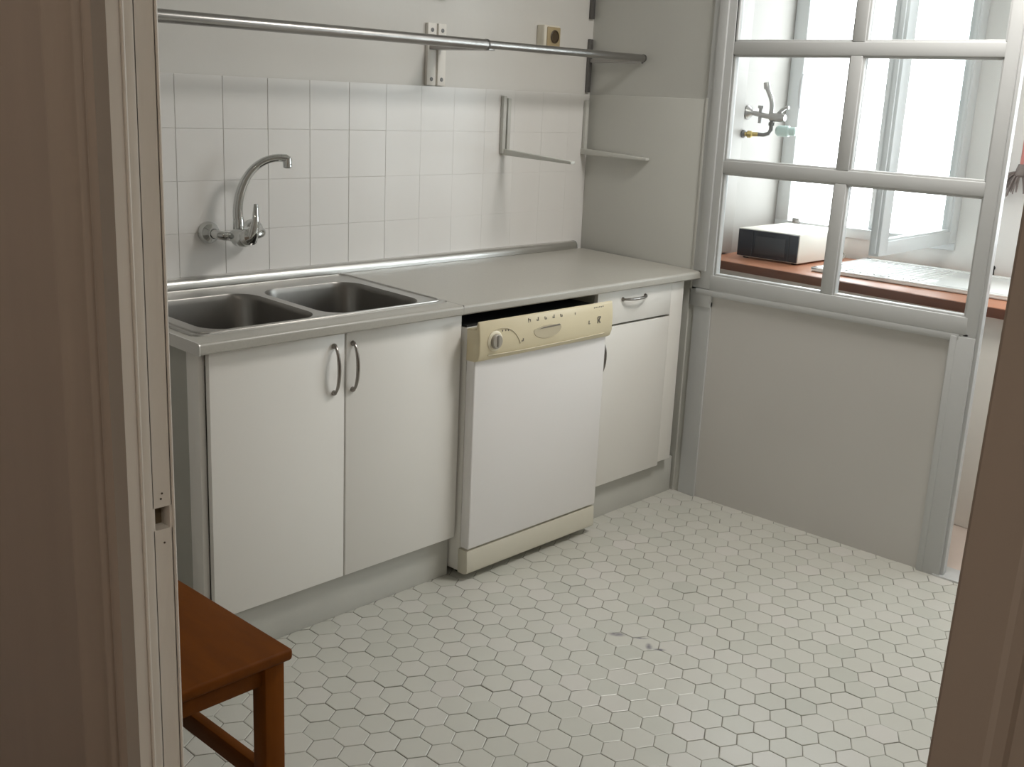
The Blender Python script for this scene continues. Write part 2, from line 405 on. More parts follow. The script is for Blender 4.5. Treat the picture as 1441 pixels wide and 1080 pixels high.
# ------------------------------------------------------------------ setting: the gallery behind the partition
XF = 1.20
mb = MB()
oz0, oz1 = .965, 2.25
oy0, oy1 = -1.012, -.255                                         # window seen through the glass
py0, py1 = -3.05, -1.75                                          # next window along, opposite the doorway
mb.box(XF, XF+.12, oy1, -.05, -.05, ZC); mb.box(XF, XF+.12, oy0, oy1, -.05, oz0-.03); mb.box(XF, XF+.12, oy0, oy1, oz1+.03, ZC)
mb.box(XF, XF+.12, py1, oy0, -.05, ZC); mb.box(XF, XF+.12, py0, py1, -.05, .90); mb.box(XF, XF+.12, py0, py1, 2.28, ZC); mb.box(XF, XF+.12, -3.4, py0, -.05, ZC)
struct(mb.build('wall_outer', M['gwall']))
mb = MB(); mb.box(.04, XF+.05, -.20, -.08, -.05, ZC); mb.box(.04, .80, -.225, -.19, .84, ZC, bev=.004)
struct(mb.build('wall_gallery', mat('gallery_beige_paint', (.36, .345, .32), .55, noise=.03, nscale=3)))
struct(MB().box(.04, XF+.1, -3.42, -3.30, -.05, ZC).build('wall_end', M['gwall']))
def outer_window():
    w = MB()
    xa, xb = XF-.012, XF+.07
    w.box(xa, xb, oy1-.062+.06-.010, -.200, oz0-.04, oz1+.06, bev=.004)
    w.box(xa, xb, oy0-.04, oy0+.004, oz0-.04, oz1+.06, bev=.004)
    w.box(xa-.003, xb+.003, oy0-.0425, -.2005, oz0-.045, oz0, bev=.004); w.box(xa-.003, xb+.003, oy0-.0425, -.2005, oz1, oz1+.062, bev=.004)
    w.box(XF+.02, XF+.05, -.735, -.648, oz0, oz1, bev=.004)      # fixed mullion
    o = struct(w.build('window_2', M['upvc']))
    # bow handle on the frame
    hp = bezier((xa-.002, -.275, 1.615), (xa-.055, -.290, 1.60), (xa-.055, -.290, 1.50), (xa-.002, -.272, 1.475), 14)
    MB().tube(hp, .008, 10).build('pull_handle', mat('handle_grey', (.52, .52, .53), .4), o)
    c = MB(); c.box(xa-.016, xa+.003, -.335, -.30, oz0-.006, oz0+.016, bev=.003); c.build('catch', M['greycast'], o)
    # casement swung open into the room, hinged on the right
    hx, hy = XF-.014, -1.018; fx, fy = .420, -1.018
    L = hx-fx; zb, zt = .955, 2.24
    ang = math.radians(1.6)
    def tr(x, y, z):     # local: x along the leaf from the hinge, y thickness
        return (hx-x*math.cos(ang)+y*math.sin(ang), hy-x*math.sin(ang)-y*math.cos(ang)+.0, z)
    f = MB()
    f.box(0, .075, 0, .04, zb, zt, bev=.003, fn=tr); f.box(L-.075, L, 0, .04, zb, zt, bev=.003, fn=tr)
    f.box(.07, L-.07, 0, .04, zb, zb+.052, bev=.003, fn=tr); f.box(.07, L-.07, 0, .04, zt-.07, zt, bev=.003, fn=tr)
    f.box(.066, .082, .008, .032, zb+.045, zt-.06, fn=tr); f.box(L-.082, L-.066, .008, .032, zb+.045, zt-.06, fn=tr)
    f.box(.07, L-.07, .006, .034, zb+.048, zb+.06, bev=.002, fn=tr)
    f.box(L, L+.012, .012, .03, zb+.01, zt-.01, bev=.002, fn=tr)
    lf = f.build('casement', M['upvc'], o)
    MB().box(.075, L-.075, .018, .022, zb+.05, zt-.06, fn=tr).build('glass_pane', M['glass'], lf, smooth=0)
    w = MB()
    for y in (py0, -2.42, py1-.05): w.box(XF-.01, XF+.07, y, y+.05, .90, 2.28, bev=.004)
    w.box(XF-.012, XF+.072, py0, py1, .90, .95, bev=.004); w.box(XF-.012, XF+.072, py0, py1, 2.23, 2.28, bev=.004)
    o2 = struct(w.build('window_3', M['upvc']))
    for ya, yb in ((py0+.05, -2.42), (-2.37, py1-.05)): MB().box(XF+.028, XF+.032, ya, yb, .95, 2.23).build('glass_pane', M['glass'], o2, smooth=0)
outer_window()

# gallery counter: orange wood top, pale base
def cx(y): return .585+.098*(y+.25)/1.0          # front edge runs slightly askew
def gallery_counter():
    y0, y1 = -1.98, -.202
    t = thing('gallery_worktop', 'orange-brown wooden worktop on a pale base, seen through the glazed partition', 'worktop', (.9, -1.1, 0))
    a = MB(); a.hexa([(cx(y1)+.002, y1, .793), (cx(y0)+.002, y0, .793), (XF-.014, y0, .793), (XF-.014, y1, .793),
                      (cx(y1)+.002, y1, .831), (cx(y0)+.002, y0, .831), (XF-.014, y0, .831), (XF-.014, y1, .831)], bev=.003)
    a.build('top', M['orange'], t)
    a = MB(); a.hexa([(cx(y1)-.004, y1, .795), (cx(y0)-.004, y0, .795), (cx(y0)+.002, y0, .795), (cx(y1)+.002, y1, .795),
                      (cx(y1)-.004, y1, .829), (cx(y0)-.004, y0, .829), (cx(y0)+.002, y0, .829), (cx(y1)+.002, y1, .829)], bev=.0015)
    a.build('front_edge', M['orange_edge'], t)
    a = MB(); d = .045
    a.hexa([(cx(y1)+d, y1, 0), (cx(y0)+d, y0, 0), (XF-.016, y0, 0), (XF-.016, y1, 0),
            (cx(y1)+d, y1, .793), (cx(y0)+d, y0, .793), (XF-.016, y0, .793), (XF-.016, y1, .793)], bev=.003)
    a.build('base', mat('pale_base', (.74, .71, .66), .5, noise=.03), t)
    # white glazed washing sink with ribbed board, let in behind the front strip
    s = MB(); sx0, sx1, sy0, sy1 = .640, 1.150, -1.60, -.700
    s.box(sx0, sx1, sy0, sy1, .8318, .845, bev=.006)
    s.box(sx0, sx0+.03, sy0, sy1, .84, .850, bev=.004); s.box(sx1-.03, sx1, sy0, sy1, .84, .850, bev=.004)
    s.box(sx0, sx1, sy1-.03, sy1, .84, .850, bev=.004); s.box(sx0, sx1, sy0, sy0+.03, .84, .850, bev=.004)
    so = s.build('washing_sink', M['porcelain']); tag(so, 'flat white glazed sink slab set on the orange gallery worktop', 'sink')
    r = MB()
    for i in range(12): r.tube([(sx0+.07, sy1-.09-i*.03, .8452), (sx1-.07, sy1-.09-i*.03, .8452)], .004, 8)
    r.build('drainer_rib', M['porcelain'], so)['kind'] = 'stuff'
gallery_counter()

def appliance():
    x0, x1, y0, y1, z0, z1 = .727, 1.135, -.589, -.295, .838, .960
    t = thing('tabletop_appliance', 'low white box appliance with a black front, standing on the orange gallery worktop', 'appliance', ((x0+x1)/2, (y0+y1)/2, .831))
    MB().box(x0+.006, x1, y0, y1, z0, z1, bev=.004).build('case', mat('appliance_white', (.80, .77, .70), .4), t)
    f = MB(); f.box(x0-.002, x0+.010, y0+.004, y1-.003, z0+.004, z1-.004, bev=.002)
    fo = f.build('front_panel', M['blackglass'], t); fo['label'] = 'black glossy front'
    g = MB()
    for yy in (-.370, -.545): g.box(x0-.0045, x0, yy-.002, yy+.002, z0+.010, z1-.012)
    g.box(x0-.005, x0, -.530, -.385, z0+.020, z1-.026, bev=.002)
    g.build('window', mat('appliance_window', (.035, .038, .045), .25), t)
    for (x, y) in ((x0+.03, y0+.03), (x0+.03, y1-.03), (x1-.03, y0+.03), (x1-.03, y1-.03)):
        MB().lathe([(.012, 0), (.012, .009)], (x, y, .8305), (0, 0, 1), 14).build('foot', M['black'], t)
    c = MB().tube(bezier((1.13, -.585, .86), (1.15, -.62, .84), (1.02, -.63, .837), (.90, -.625, .836), 12), .003, 8)
    c.build('power_cord', mat('cord_grey', (.35, .33, .28), .5), t)
appliance()

def gallery_tap():
    t = thing('wall_tap', 'dull chrome bib tap with upturned spout on the gallery wall', 'tap', (.865, -.20, 1.43))
    b = MB(); b.lathe([(.030, 0), (.031, .006), (.024, .016), (.014, .024), (.012, .03)], (.865, -.199, 1.443), (0, -1, 0))
    b.tube([(.865, -.22, 1.443), (.865, -.30, 1.430), (.865, -.33, 1.428)], .011); b.lathe([(.017, 0), (.019, .01), (.019, .05), (.014, .07)], (.865, -.315, 1.428), (0, -1, -.02), 18)
    b.tube([(.865, -.265, 1.40), (.865, -.265, 1.468)], [.009, .009], 10); b.lathe([(.014, 0), (.014, .012)], (.865, -.265, 1.462), (0, 0, 1), 12)
    b.build('tap_body', M['greycast'], t)
    MB().tube(bezier((.865, -.315, 1.43), (.865, -.325, 1.50), (.865, -.305, 1.51), (.865, -.280, 1.558), 14), .0105).lathe([(.014, 0), (.015, .012), (.013, .026)], (.865, -.286, 1.545), (0, .25, 1), 14).build('spout', M['greycast'], t)
    MB().tube([(.865, -.345, 1.435), (.865, -.365, 1.458), (.865, -.385, 1.470), (.865, -.398, 1.470)], [.009, .008, .007, .008], 10).build('lever', M['greycast'], t)
    v = thing('hose_valve', 'brass valve and elbow below the bib tap on the gallery wall', 'valve', (.80, -.20, 1.352))
    MB().lathe([(.017, 0), (.018, .004), (.010, .012)], (.80, -.226, 1.352), (0, -1, 0), 18).build('flange', M['darkmetal'], v)
    MB().tube([(.80, -.232, 1.352), (.81, -.250, 1.352), (.83, -.28, 1.353)], .009, 12).lathe([(.009, 0), (.015, .004), (.015, .020), (.010, .026)], (.805, -.240, 1.352), (.4, -.9, 0), 8).build('brass_nipple', M['brass'], v)
    MB().tube([(.83, -.28, 1.353), (.845, -.30, 1.352), (.858, -.316, 1.358), (.865, -.322, 1.374), (.865, -.322, 1.412)], .0085, 12).lathe([(.014, 0), (.014, .014)], (.865, -.322, 1.392), (0, 0, 1), 6).build('elbow_pipe', M['darkmetal'], v)
    g = MB().lathe([(.016, 0), (.024, .01), (.024, .055), (.018, .062), (.018, .085), (.012, .09)], (.885, -.338, 1.372), (.15, -1, 0), 18)
    g.build('plastic_filter', M['green'], v)['label'] = 'pale green plastic'
gallery_tap()

def gallery_mop():
    m = thing('string_mop', 'grey string mop head with pink handle against the white gallery wall', 'mop', (1.155, -1.285, 1.2))
    h = MB()
    for i in range(34):
        a = math.radians(random.uniform(-105, 105)); L = random.uniform(.060, .105)*(1-.25*abs(a)/1.8)
        dx = random.uniform(-.028, .012)
        top = (1.152, -1.283+.010*math.sin(a), 1.262)
        e = (1.152+dx, -1.283+L*math.sin(a), 1.258-L*math.cos(a)-.012)
        h.tube(bezier(top, (1.152+dx*.4, top[1]+L*.45*math.sin(a), 1.262-L*.2*math.cos(a)+.008), (1.152+dx, e[1], e[2]+L*.35), e, 8), [.0045]*6+[.0040, .0032, .0022], 6)
    h.lathe([(.010, 0), (.020, .008), (.018, .03), (.012, .05)], (1.152, -1.285, 1.245), (0, 0, 1), 14)
    h.build('mop_head', M['mop'], m)
    MB().tube([(1.152, -1.285, 1.29), (1.16, -1.284, 1.75), (1.168, -1.283, 2.12)], .007, 12).build('mop_handle', M['pinkstick'], m)
    MB().tube([(1.204, -1.283, 2.10), (1.168, -1.283, 2.10), (1.158, -1.283, 2.125)], .005, 8).build('hook', M['greycast'], m)
gallery_mop()
k = MB().lathe([(.009, 0), (.010, .003)], (1.2, -1.221, .872), (-1, 0, 0), 14).box(1.196, 1.203, -1.227, -1.215, .842, .868, bev=.001)
tag(k.build('keyhole_plate', M['black']), 'small black keyhole plate on the white gallery wall just above the orange worktop', 'keyhole')

# ------------------------------------------------------------------ kitchen run: sink cabinet
YD = -.575                                                        # door faces
def bow_handle(name, a, b, out, parent):
    """bow pull between a and b, bulging along out"""
    a, b, out = Vector(a), Vector(b), Vector(out)
    mid = bezier(a+out*.25, a+out*1.15+(b-a)*.15, b+out*1.15+(a-b)*.15, b+out*.25, 14)
    rad = [.0055-.0018*math.sin(PI*i/14)*-1 for i in range(15)]
    h = MB().tube([tuple(a)]+mid+[tuple(b)], [.0058]+[.0036+.0016*math.sin(PI*i/14) for i in range(15)]+[.0058], 10)
    for p in (a, b): h.lathe([(.0075, 0), (.0075, .003), (.005, .008)], p, out, 12)
    return h.build(name, M['pewter'], parent)
def sink_cabinet():
    t = thing('sink_cabinet', 'white two-door base cabinet under the double-bowl sink', 'cabinet', (-1.63, -.3, 0))
    c = MB(); c.box(-2.062, -2.044, -.500, -.03, .13, .838); c.box(-1.222, -1.206, -.553, -.03, .13, .838); c.box(-2.05, -1.21, -.553, -.03, .13, .146)
    c.box(-2.05, -1.21, -.05, -.034, .14, .83)
    c.box(-2.046, -1.212, -.553, -.50, .80, .838)
    c.build('carcass', M['melamine_grey'], t)
    s = MB().box(-2.068, -2.050, -.549, -.495, .128, .838, bev=.002); s.build('edge_panel', M['melamine'], t)
    for (xa, xb, hx) in ((-2.054, -1.643, -1.679), (-1.637, -1.209, -1.616)):
        d = MB().box(xa, xb, YD, -.558, .136, .836, bev=.0015).build('door', M['melamine'], t)
        bow_handle('handle', (hx, YD, .806), (hx, YD, .678), (0, -.026, 0), d)
    MB().box(-2.056, -1.208, -.545, -.530, .0, .130, bev=.001).build('plinth', M['kick'], t)
sink_cabinet()
def drawer_cabinet():
    t = thing('drawer_cabinet', 'narrow white base cabinet with one drawer over a door, between dishwasher and partition', 'cabinet', (-.32, -.3, 0))
    c = MB(); c.box(-.570, -.554, -.553, -.03, .13, .838); c.box(-.160, -.144, -.553, -.03, .13, .838); c.box(-.56, -.15, -.553, -.03, .13, .146); c.box(-.56, -.15, -.05, -.034, .14, .83)
    c.box(-.56, -.15, -.553, -.50, .708, .726)
    c.build('carcass', M['melamine_grey'], t)
    d = MB().box(-.572, -.147, YD, -.558, .138, .714, bev=.0015).build('door', M['melamine'], t)
    bow_handle('handle', (-.538, YD, .668), (-.548, YD, .553), (0, -.026, 0), d)
    d = MB().box(-.572, -.147, YD, -.558, .722, .838, bev=.0015).build('drawer', M['melamine'], t)
    bow_handle('handle', (-.436, YD, .806), (-.308, YD, .806), (0, -.026, 0), d)
    MB().box(-.1455, -.068, YD+.001, -.545, .151, .838, bev=.0015).box(-.10, -.075, -.55, -.10, .16, .836).build('filler_panel', M['melamine'], t)
    MB().box(-.572, -.012, -.547, -.530, .0, .140, bev=.001).build('plinth', M['kick'], t)
drawer_cabinet()

# ------------------------------------------------------------------ worktops
def lift(x, y, z): return (x, y, z+wz(y)-H0)
def worktops():
    th = .029
    yb = -.030
    def nose(y0, y1):
        r = .006
        pts = [(y1, H0-th), (y0+.004, H0-th), (y0, H0-th+.004)]
        for k in range(6):
            a = PI-(PI/2)*k/5; pts.append((y0+.009+.009*math.cos(a), H0-.009+.009*math.sin(a)))
        pts.append((y1, H0))
        return [(y, z+wz(y)-H0 if y > -.55 else z+wz(y)-H0) for y, z in pts]
    # plain run over dishwasher and drawer cabinet
    a = MB().prism(nose(-.600, yb), 'x', -1.2285, -.004)
    w = a.build('worktop', M['laminate']); tag(w, 'plain grey laminate worktop over the dishwasher and drawer cabinet', 'worktop')
    # sink run, with the cut-out left for the bowls
    x0, x1 = -2.094, -1.2330
    s = MB()
    s.prism([(y, z+.0015) for y, z in nose(-.607, -.530)], 'x', x0, x1)
    s.box(x0, x1, -.095, yb, H0-th, H0, fn=lift)
    s.box(x0, -2.03, -.531, -.09, H0-th, H0, fn=lift); s.box(-1.262, x1, -.531, -.09, H0-th, H0, fn=lift)
    w2 = s.build('sink_worktop', M['laminate']); tag(w2, 'grey laminate worktop section that holds the steel sink', 'worktop')
    e = MB(); e.prism([(y, z+(.0015 if z > H0-.01 else 0)) for y, z in nose(-.6075, yb)], 'x', x0-.004, x0)
    e.build('end_trim', M['alu'], w2)['label'] = 'aluminium end strip'
    MB().box(-1.2328, -1.2290, -.6035, -.030, H0-th+.001, H0+.0008, fn=lift).build('seam', mat('dark_seam', (.07, .065, .055), .7), w)
    # rounded aluminium upstand against the wall
    prof = []
    for k in range(9):
        a_ = PI*.5+PI*.5*k/8; prof.append((-.010+.020*math.cos(a_), .896+.020*math.sin(a_)))
    prof += [(-.030, wz(-.03)+.0008), (-.0012, wz(-.03)+.0008), (-.0012, .916)]
    u = MB().prism(prof, 'x', -2.09, -.040)
    uo = u.build('upstand', M['alu'], smooth=50); tag(uo, 'rounded aluminium upstand strip along the back of the worktops', 'upstand')
    MB().prism([(y*1.04-.0002, z+.0006) for y, z in prof], 'x', -.041, -.037).build('end_cap', mat('grey_cap', (.42, .42, .41), .5), uo)
worktops()

# ------------------------------------------------------------------ double-bowl sink (lofted from rounded rectangles)
def sink():
    t = thing('double_sink', 'stainless steel double-bowl sink let into the left worktop', 'sink', (-1.65, -.33, H0))
    def rr(xa, xb, ya, yb, r, z, n=8):
        out = []
        for (cx_, cy_, a0) in ((xb-r, yb-r, 0), (xa+r, yb-r, PI/2), (xa+r, ya+r, PI), (xb-r, ya+r, 1.5*PI)):
            for k in range(n+1):
                a = a0+PI/2*k/n; x, y = cx_+r*math.cos(a), cy_+r*math.sin(a); out.append((x, y, z+wz(y)))
        return out
    bowls = [(-2.016, -1.672, -.521, -.160), (-1.644, -1.298, -.521, -.160)]
    # deck: grid sheet with two holes -> bridge by triangle fill
    bm = bmesh.new()
    def loop(pts):
        vs = [bm.verts.new(p) for p in pts]; return vs, [bm.edges.new((vs[i], vs[(i+1) % len(vs)])) for i in range(len(vs))]
    o_v, o_e = loop(rr(-2.066, -1.233, -.542, -.052, .02, .0045))
    edges = list(o_e); inner = []
    for b in bowls:
        v_, e_ = loop(rr(*b, .070, .0045)); edges += e_; inner.append(v_)
    bmesh.ops.triangle_fill(bm, edges=edges, use_beauty=True)
    # outer lip down to the worktop
    lip, _ = loop(rr(-2.070, -1.229, -.546, -.048, .022, .0006))
    n = len(lip)
    for i in range(n): bm.faces.new((o_v[i], o_v[(i+1) % n], lip[(i+1) % n], lip[i]))
    bmesh.ops.recalc_face_normals(bm, faces=bm.faces[:])
    up = sum(f.normal.z*f.calc_area() for f in bm.faces)
    if up < 0: bmesh.ops.reverse_faces(bm, faces=bm.faces[:])
    mb = MB(); me = bpy.data.meshes.new('t'); bm.to_mesh(me); bm.free(); mb.bm.from_mesh(me); bpy.data.meshes.remove(me)
    # raised bead round the rim
    def closed_tube(pts, r):
        pts = pts+[pts[0], pts[1]]; mb.tube(pts, r, 8)
    closed_tube(rr(-2.052, -1.247, -.530, -.066, .03, .0045), .0035)
    mb.build('deck', M['steel'], t)
    for b in bowls:
        m2 = bmesh.new(); rings = []
        for (ins, z, r) in ((0, .0045, .070), (.0015, .0015, .070), (.004, -.012, .070), (.010, -.10, .068), (.018, -.140, .065), (.045, -.155, .05), (.11, -.160, .035)):
            rings.append([m2.verts.new(p) for p in rr(b[0]+ins, b[1]-ins, b[2]+ins, b[3]-ins, r, z)])
        for a, c in zip(rings, rings[1:]):
            for i in range(len(a)): m2.faces.new((a[i], a[(i+1) % len(a)], c[(i+1) % len(a)], c[i]))
        m2.faces.new(rings[-1])
        bmesh.ops.recalc_face_normals(m2, faces=m2.faces[:])
        if m2.faces[-1].normal.z < 0: bmesh.ops.reverse_faces(m2, faces=m2.faces[:])
        mb = MB(); me = bpy.data.meshes.new('t'); m2.to_mesh(me); m2.free(); mb.bm.from_mesh(me); bpy.data.meshes.remove(me)
        bo = mb.build('bowl', M['steel_bowl'], t, smooth=30)
        xc, yc = (b[0]+b[1])/2, (b[2]+b[3])/2
        MB().lathe([(.04, 0), (.042, .002), (.030, .004), (.028, .001)], (xc, yc, wz(yc)-.1598), (0, 0, 1)).build('drain', M['chrome'], bo)
sink()

# ------------------------------------------------------------------ wall mixer tap
def mixer():
    t = thing('kitchen_tap', 'chrome wall-mounted mixer tap with curved spout above the sink', 'tap', (-1.62, -.03, 1.035))
    for x in (-1.697, -1.547):
        f = MB().lathe([(.031, 0), (.0325, .006), (.0315, .016), (.026, .026), (.018, .032), (.015, .040)], (x, .0005, 1.042), (0, -1, 0), 36)
        f.build('wall_flange', M['chrome'], t)
    b = MB()
    b.tube(bezier((-1.697, -.034, 1.042), (-1.697, -.066, 1.042), (-1.69, -.070, 1.038), (-1.665, -.072, 1.036), 8), .0135, 16)
    b.tube(bezier((-1.547, -.034, 1.042), (-1.547, -.066, 1.042), (-1.555, -.070, 1.038), (-1.58, -.072, 1.036), 8), .0135, 16)
    b.lathe([(.0135, 0), (.017, .010), (.025, .022), (.0275, .045), (.025, .068), (.017, .080), (.0135, .09)], (-1.667, -.072, 1.036), (1, 0, 0), 28)
    b.lathe([(.0265, 0), (.0275, .012), (.0265, .035), (.022, .046), (.010, .050)], (-1.646, -.084, 1.034), (0, -1, 0.05), 28)
    b.lathe([(.017, 0), (.0165, .03), (.0145, .044)], (-1.634, -.068, 1.046), (0, 0, 1), 22)
    b.build('mixer_body', M['chrome'], t)
    p0, p3 = (-1.634, -.068, 1.075), (-1.520, -.118, 1.262)
    pts = bezier(p0, (-1.646, -.066, 1.165), (-1.605, -.085, 1.262), p3, 26)
    s = MB().tube(pts, [.0150-.0035*min(1, i/18) for i in range(27)], 18)
    s.tube([pts[-1], (-1.508, -.123, 1.261), (-1.500, -.126, 1.256)], [.0115, .0125, .0125], 16)
    s.lathe([(.0125, 0), (.0135, .004), (.0135, .026), (.011, .029)], (-1.503, -.125, 1.262), (.05, 0, -1), 20)
    s.build('spout', M['chrome'], t)
    l = MB()
    l.lathe([(.024, 0), (.0255, .008), (.0245, .022), (.015, .030)], (-1.650, -.130, 1.038), (0.1, -.9, .25), 26)
    l.tube([(-1.650, -.150, 1.030), (-1.644, -.160, 1.060), (-1.639, -.163, 1.092), (-1.636, -.160, 1.122), (-1.634, -.157, 1.136)], [.017, .0165, .012, .0085, .0065], 14, flat=.75)
    l.build('lever', M['chrome'], t)
mixer()

# ------------------------------------------------------------------ dishwasher
def dishwasher():
    xl, xr = -1.203, -.583
    t = thing('dishwasher', 'freestanding white dishwasher with yellowed control panel, standing between the cabinets', 'dishwasher', (-.89, -.3, 0))
    MB().box(xl+.004, xr-.004, -.590, -.035, .022, .800, bev=.004).build('body', M['melamine'], t)
    MB().box(xl+.006, xr-.006, -.585, -.06, .8005, .806).build('gap_shade', M['black'], t)  # black sheet standing in for the shade under the worktop
    d = MB().box(xl, xr, -.6285, -.592, .106, .712, bev=.006, seg=3); d.build('door', M['dw'], t)
    p = MB().prism([(-.585, .020), (-.612, .020), (-.6265, .026), (-.6285, .034), (-.6255, .100), (-.585, .100)], 'x', xl, xr, bev=.003)
    p.build('plinth', M['cream_plinth'], t)
    for (x, y) in ((xl+.05, -.55), (xr-.05, -.55), (xl+.05, -.08), (xr-.05, -.08)):
        MB().lathe([(.018, 0), (.018, .006), (.010, .008), (.010, .024)], (x, y, .0005), (0, 0, 1), 16).build('foot', M['black'], t)
    # bulging fascia: section in (y,z)
    sec = [(-.592, .702), (-.626, .702), (-.640, .708), (-.647, .730), (-.6475, .770), (-.645, .800), (-.6415, .8235), (-.638, .8255), (-.634, .8245), (-.630, .802), (-.592, .800)]
    f = MB().prism(sec, 'x', xl-.001, xr+.006, bev=.004)
    fo = f.build('control_panel', M['cream'], t, smooth=45); fo['label'] = 'yellowed cream plastic'
    yf = -.6478
    # lower moulding and knob surround
    g = MB()
    arc = bezier((-1.166, -.6485, .768), (-1.150, -.6475, .812), (-1.062, -.6475, .815), (-1.028, -.6485, .742), 22)
    g.tube(arc, .0011, 8)
    g.tube(bezier((-1.165, -.6455, .722), (-1.10, -.648, .718), (-.80, -.648, .719), (-.62, -.646, .722), 16), .0018, 8)
    g.build('moulding', mat('faded_cream', (.60, .54, .40), .5), fo)
    MB().lathe([(.031, 0), (.031, .003), (.026, .006), (.0255, .006)], (-1.140, -.646, .763), (0, -1, 0), 30).build('dial_ring', mat('dial_cream', (.80, .74, .58), .35), fo)
    kb = MB().lathe([(.0225, 0), (.0215, .008), (.019, .010)], (-1.140, -.651, .763), (0, -1, 0), 30).build('dial_knob', M['knobgrey'], fo)
    MB().box(-1.1435, -1.1365, -.6630, -.658, .748, .781, bev=.001).build('pointer', M['mark'], kb)
    # grip: raised lens, recess shading put into its darker cream and bar
    lip = MB(); n = 20
    prof_up = [(-.905+.066*math.cos(PI*i/n), .772+.013*math.sin(PI*i/n)) for i in range(n+1)]
    prof_dn = [(-.905-.066*math.cos(PI*i/n), .772-.030*math.sin(PI*i/n)) for i in range(n+1)]
    cen = [(x, z) for x, z in prof_up]+[(x, z) for x, z in prof_dn[1:-1]]
    bm = lip.bm; ring = [bm.verts.new((x, -.6465, z)) for x, z in cen]
    deep = [bm.verts.new((-.905+(x+.905)*.97, -.6488, .770+(z-.770)*.96)) for x, z in cen]
    for i in range(len(cen)): bm.faces.new((ring[i], ring[(i+1) % len(cen)], deep[(i+1) % len(cen)], deep[i]))
    bm.faces.new(deep)
    bmesh.ops.recalc_face_normals(bm, faces=bm.faces[:])
    lip.build('grip', mat('grip_shade_cream', (.56, .50, .37), .7, spec=.1), fo)
    MB().hexa([(-.945, -.6496, .7755), (-.845, -.6496, .7765), (-.845, -.6470, .7765), (-.945, -.6470, .7755), (-.925, -.6496, .7795), (-.850, -.6496, .7815), (-.850, -.6470, .7815), (-.925, -.6470, .7795)]).build('grip_shadow', M['mark'], fo)  # flat dark bar drawn as the upper shadow of the recess
    # printed programme symbols
    def sym(bars, yy=-.6440, k=False):
        s = MB()
        for (x, z, w, h) in bars: s.box(x-w*.4, x+w*.4, yy-.0010, yy+.004, z-h*.42, z+h*.42)
        if k:
            kx, kz = k
            for sg in (1, -1):
                s.hexa([(kx-.005, yy-.0012, kz-.001), (kx-.001, yy-.0012, kz-.003*sg), (kx-.001, yy+.004, kz-.003*sg), (kx-.005, yy+.004, kz-.001),
                        (kx+.004, yy-.0012, kz+.010*sg), (kx+.008, yy-.0012, kz+.010*sg), (kx+.008, yy+.004, kz+.010*sg), (kx+.004, yy+.004, kz+.010*sg)])
        s.build('printed_symbol', M['mark'], fo)
    z = .807
    for (x, kind) in ((-.988, 0), (-.950, 1), (-.914, 2), (-.876, 1), (-.840, 2)):
        if kind == 0: sym([(x-.004, z, .003, .016), (x, z+.003, .010, .003), (x+.004, z-.001, .003, .009)])
        elif kind == 1: sym([(x, z-.004, .013, .003), (x+.002, z+.001, .003, .011), (x-.004, z-.002, .003, .005)])
        else: sym([(x-.003, z, .003, .010), (x+.002, z-.004, .011, .003), (x+.004, z-.001, .003, .006)])
    sym([(-.772, .800, .004, .018), (-.768, .798, .010, .004), (-.776, .797, .008, .003)])
    sym([(-.700, .796, .004, .005)]); sym([(-.700, .785, .003, .009)]); sym([(-.703, .768, .004, .013), (-.700, .763, .008, .003)], -.6476)
    sym([(-.650, .797, .004, .008)])
    for i in range(6): sym([(-.674+i*.0088, .812+(i % 2)*.0006, .0055, .0045)], -.6428)
    for (x, zz) in ((-1.094, .790), (-1.082, .789), (-1.108, .790)): sym([(x, zz, .004, .006)], -.6462)
    sym([(-1.019, .748, .010, .003), (-1.016, .752, .003, .009)], -.6478)
    kx, kz = -.651, .770
    sym([(kx-.007, kz, .004, .024), (kx, kz+.011, .016, .003)], -.6478, (kx, kz))
dishwasher()

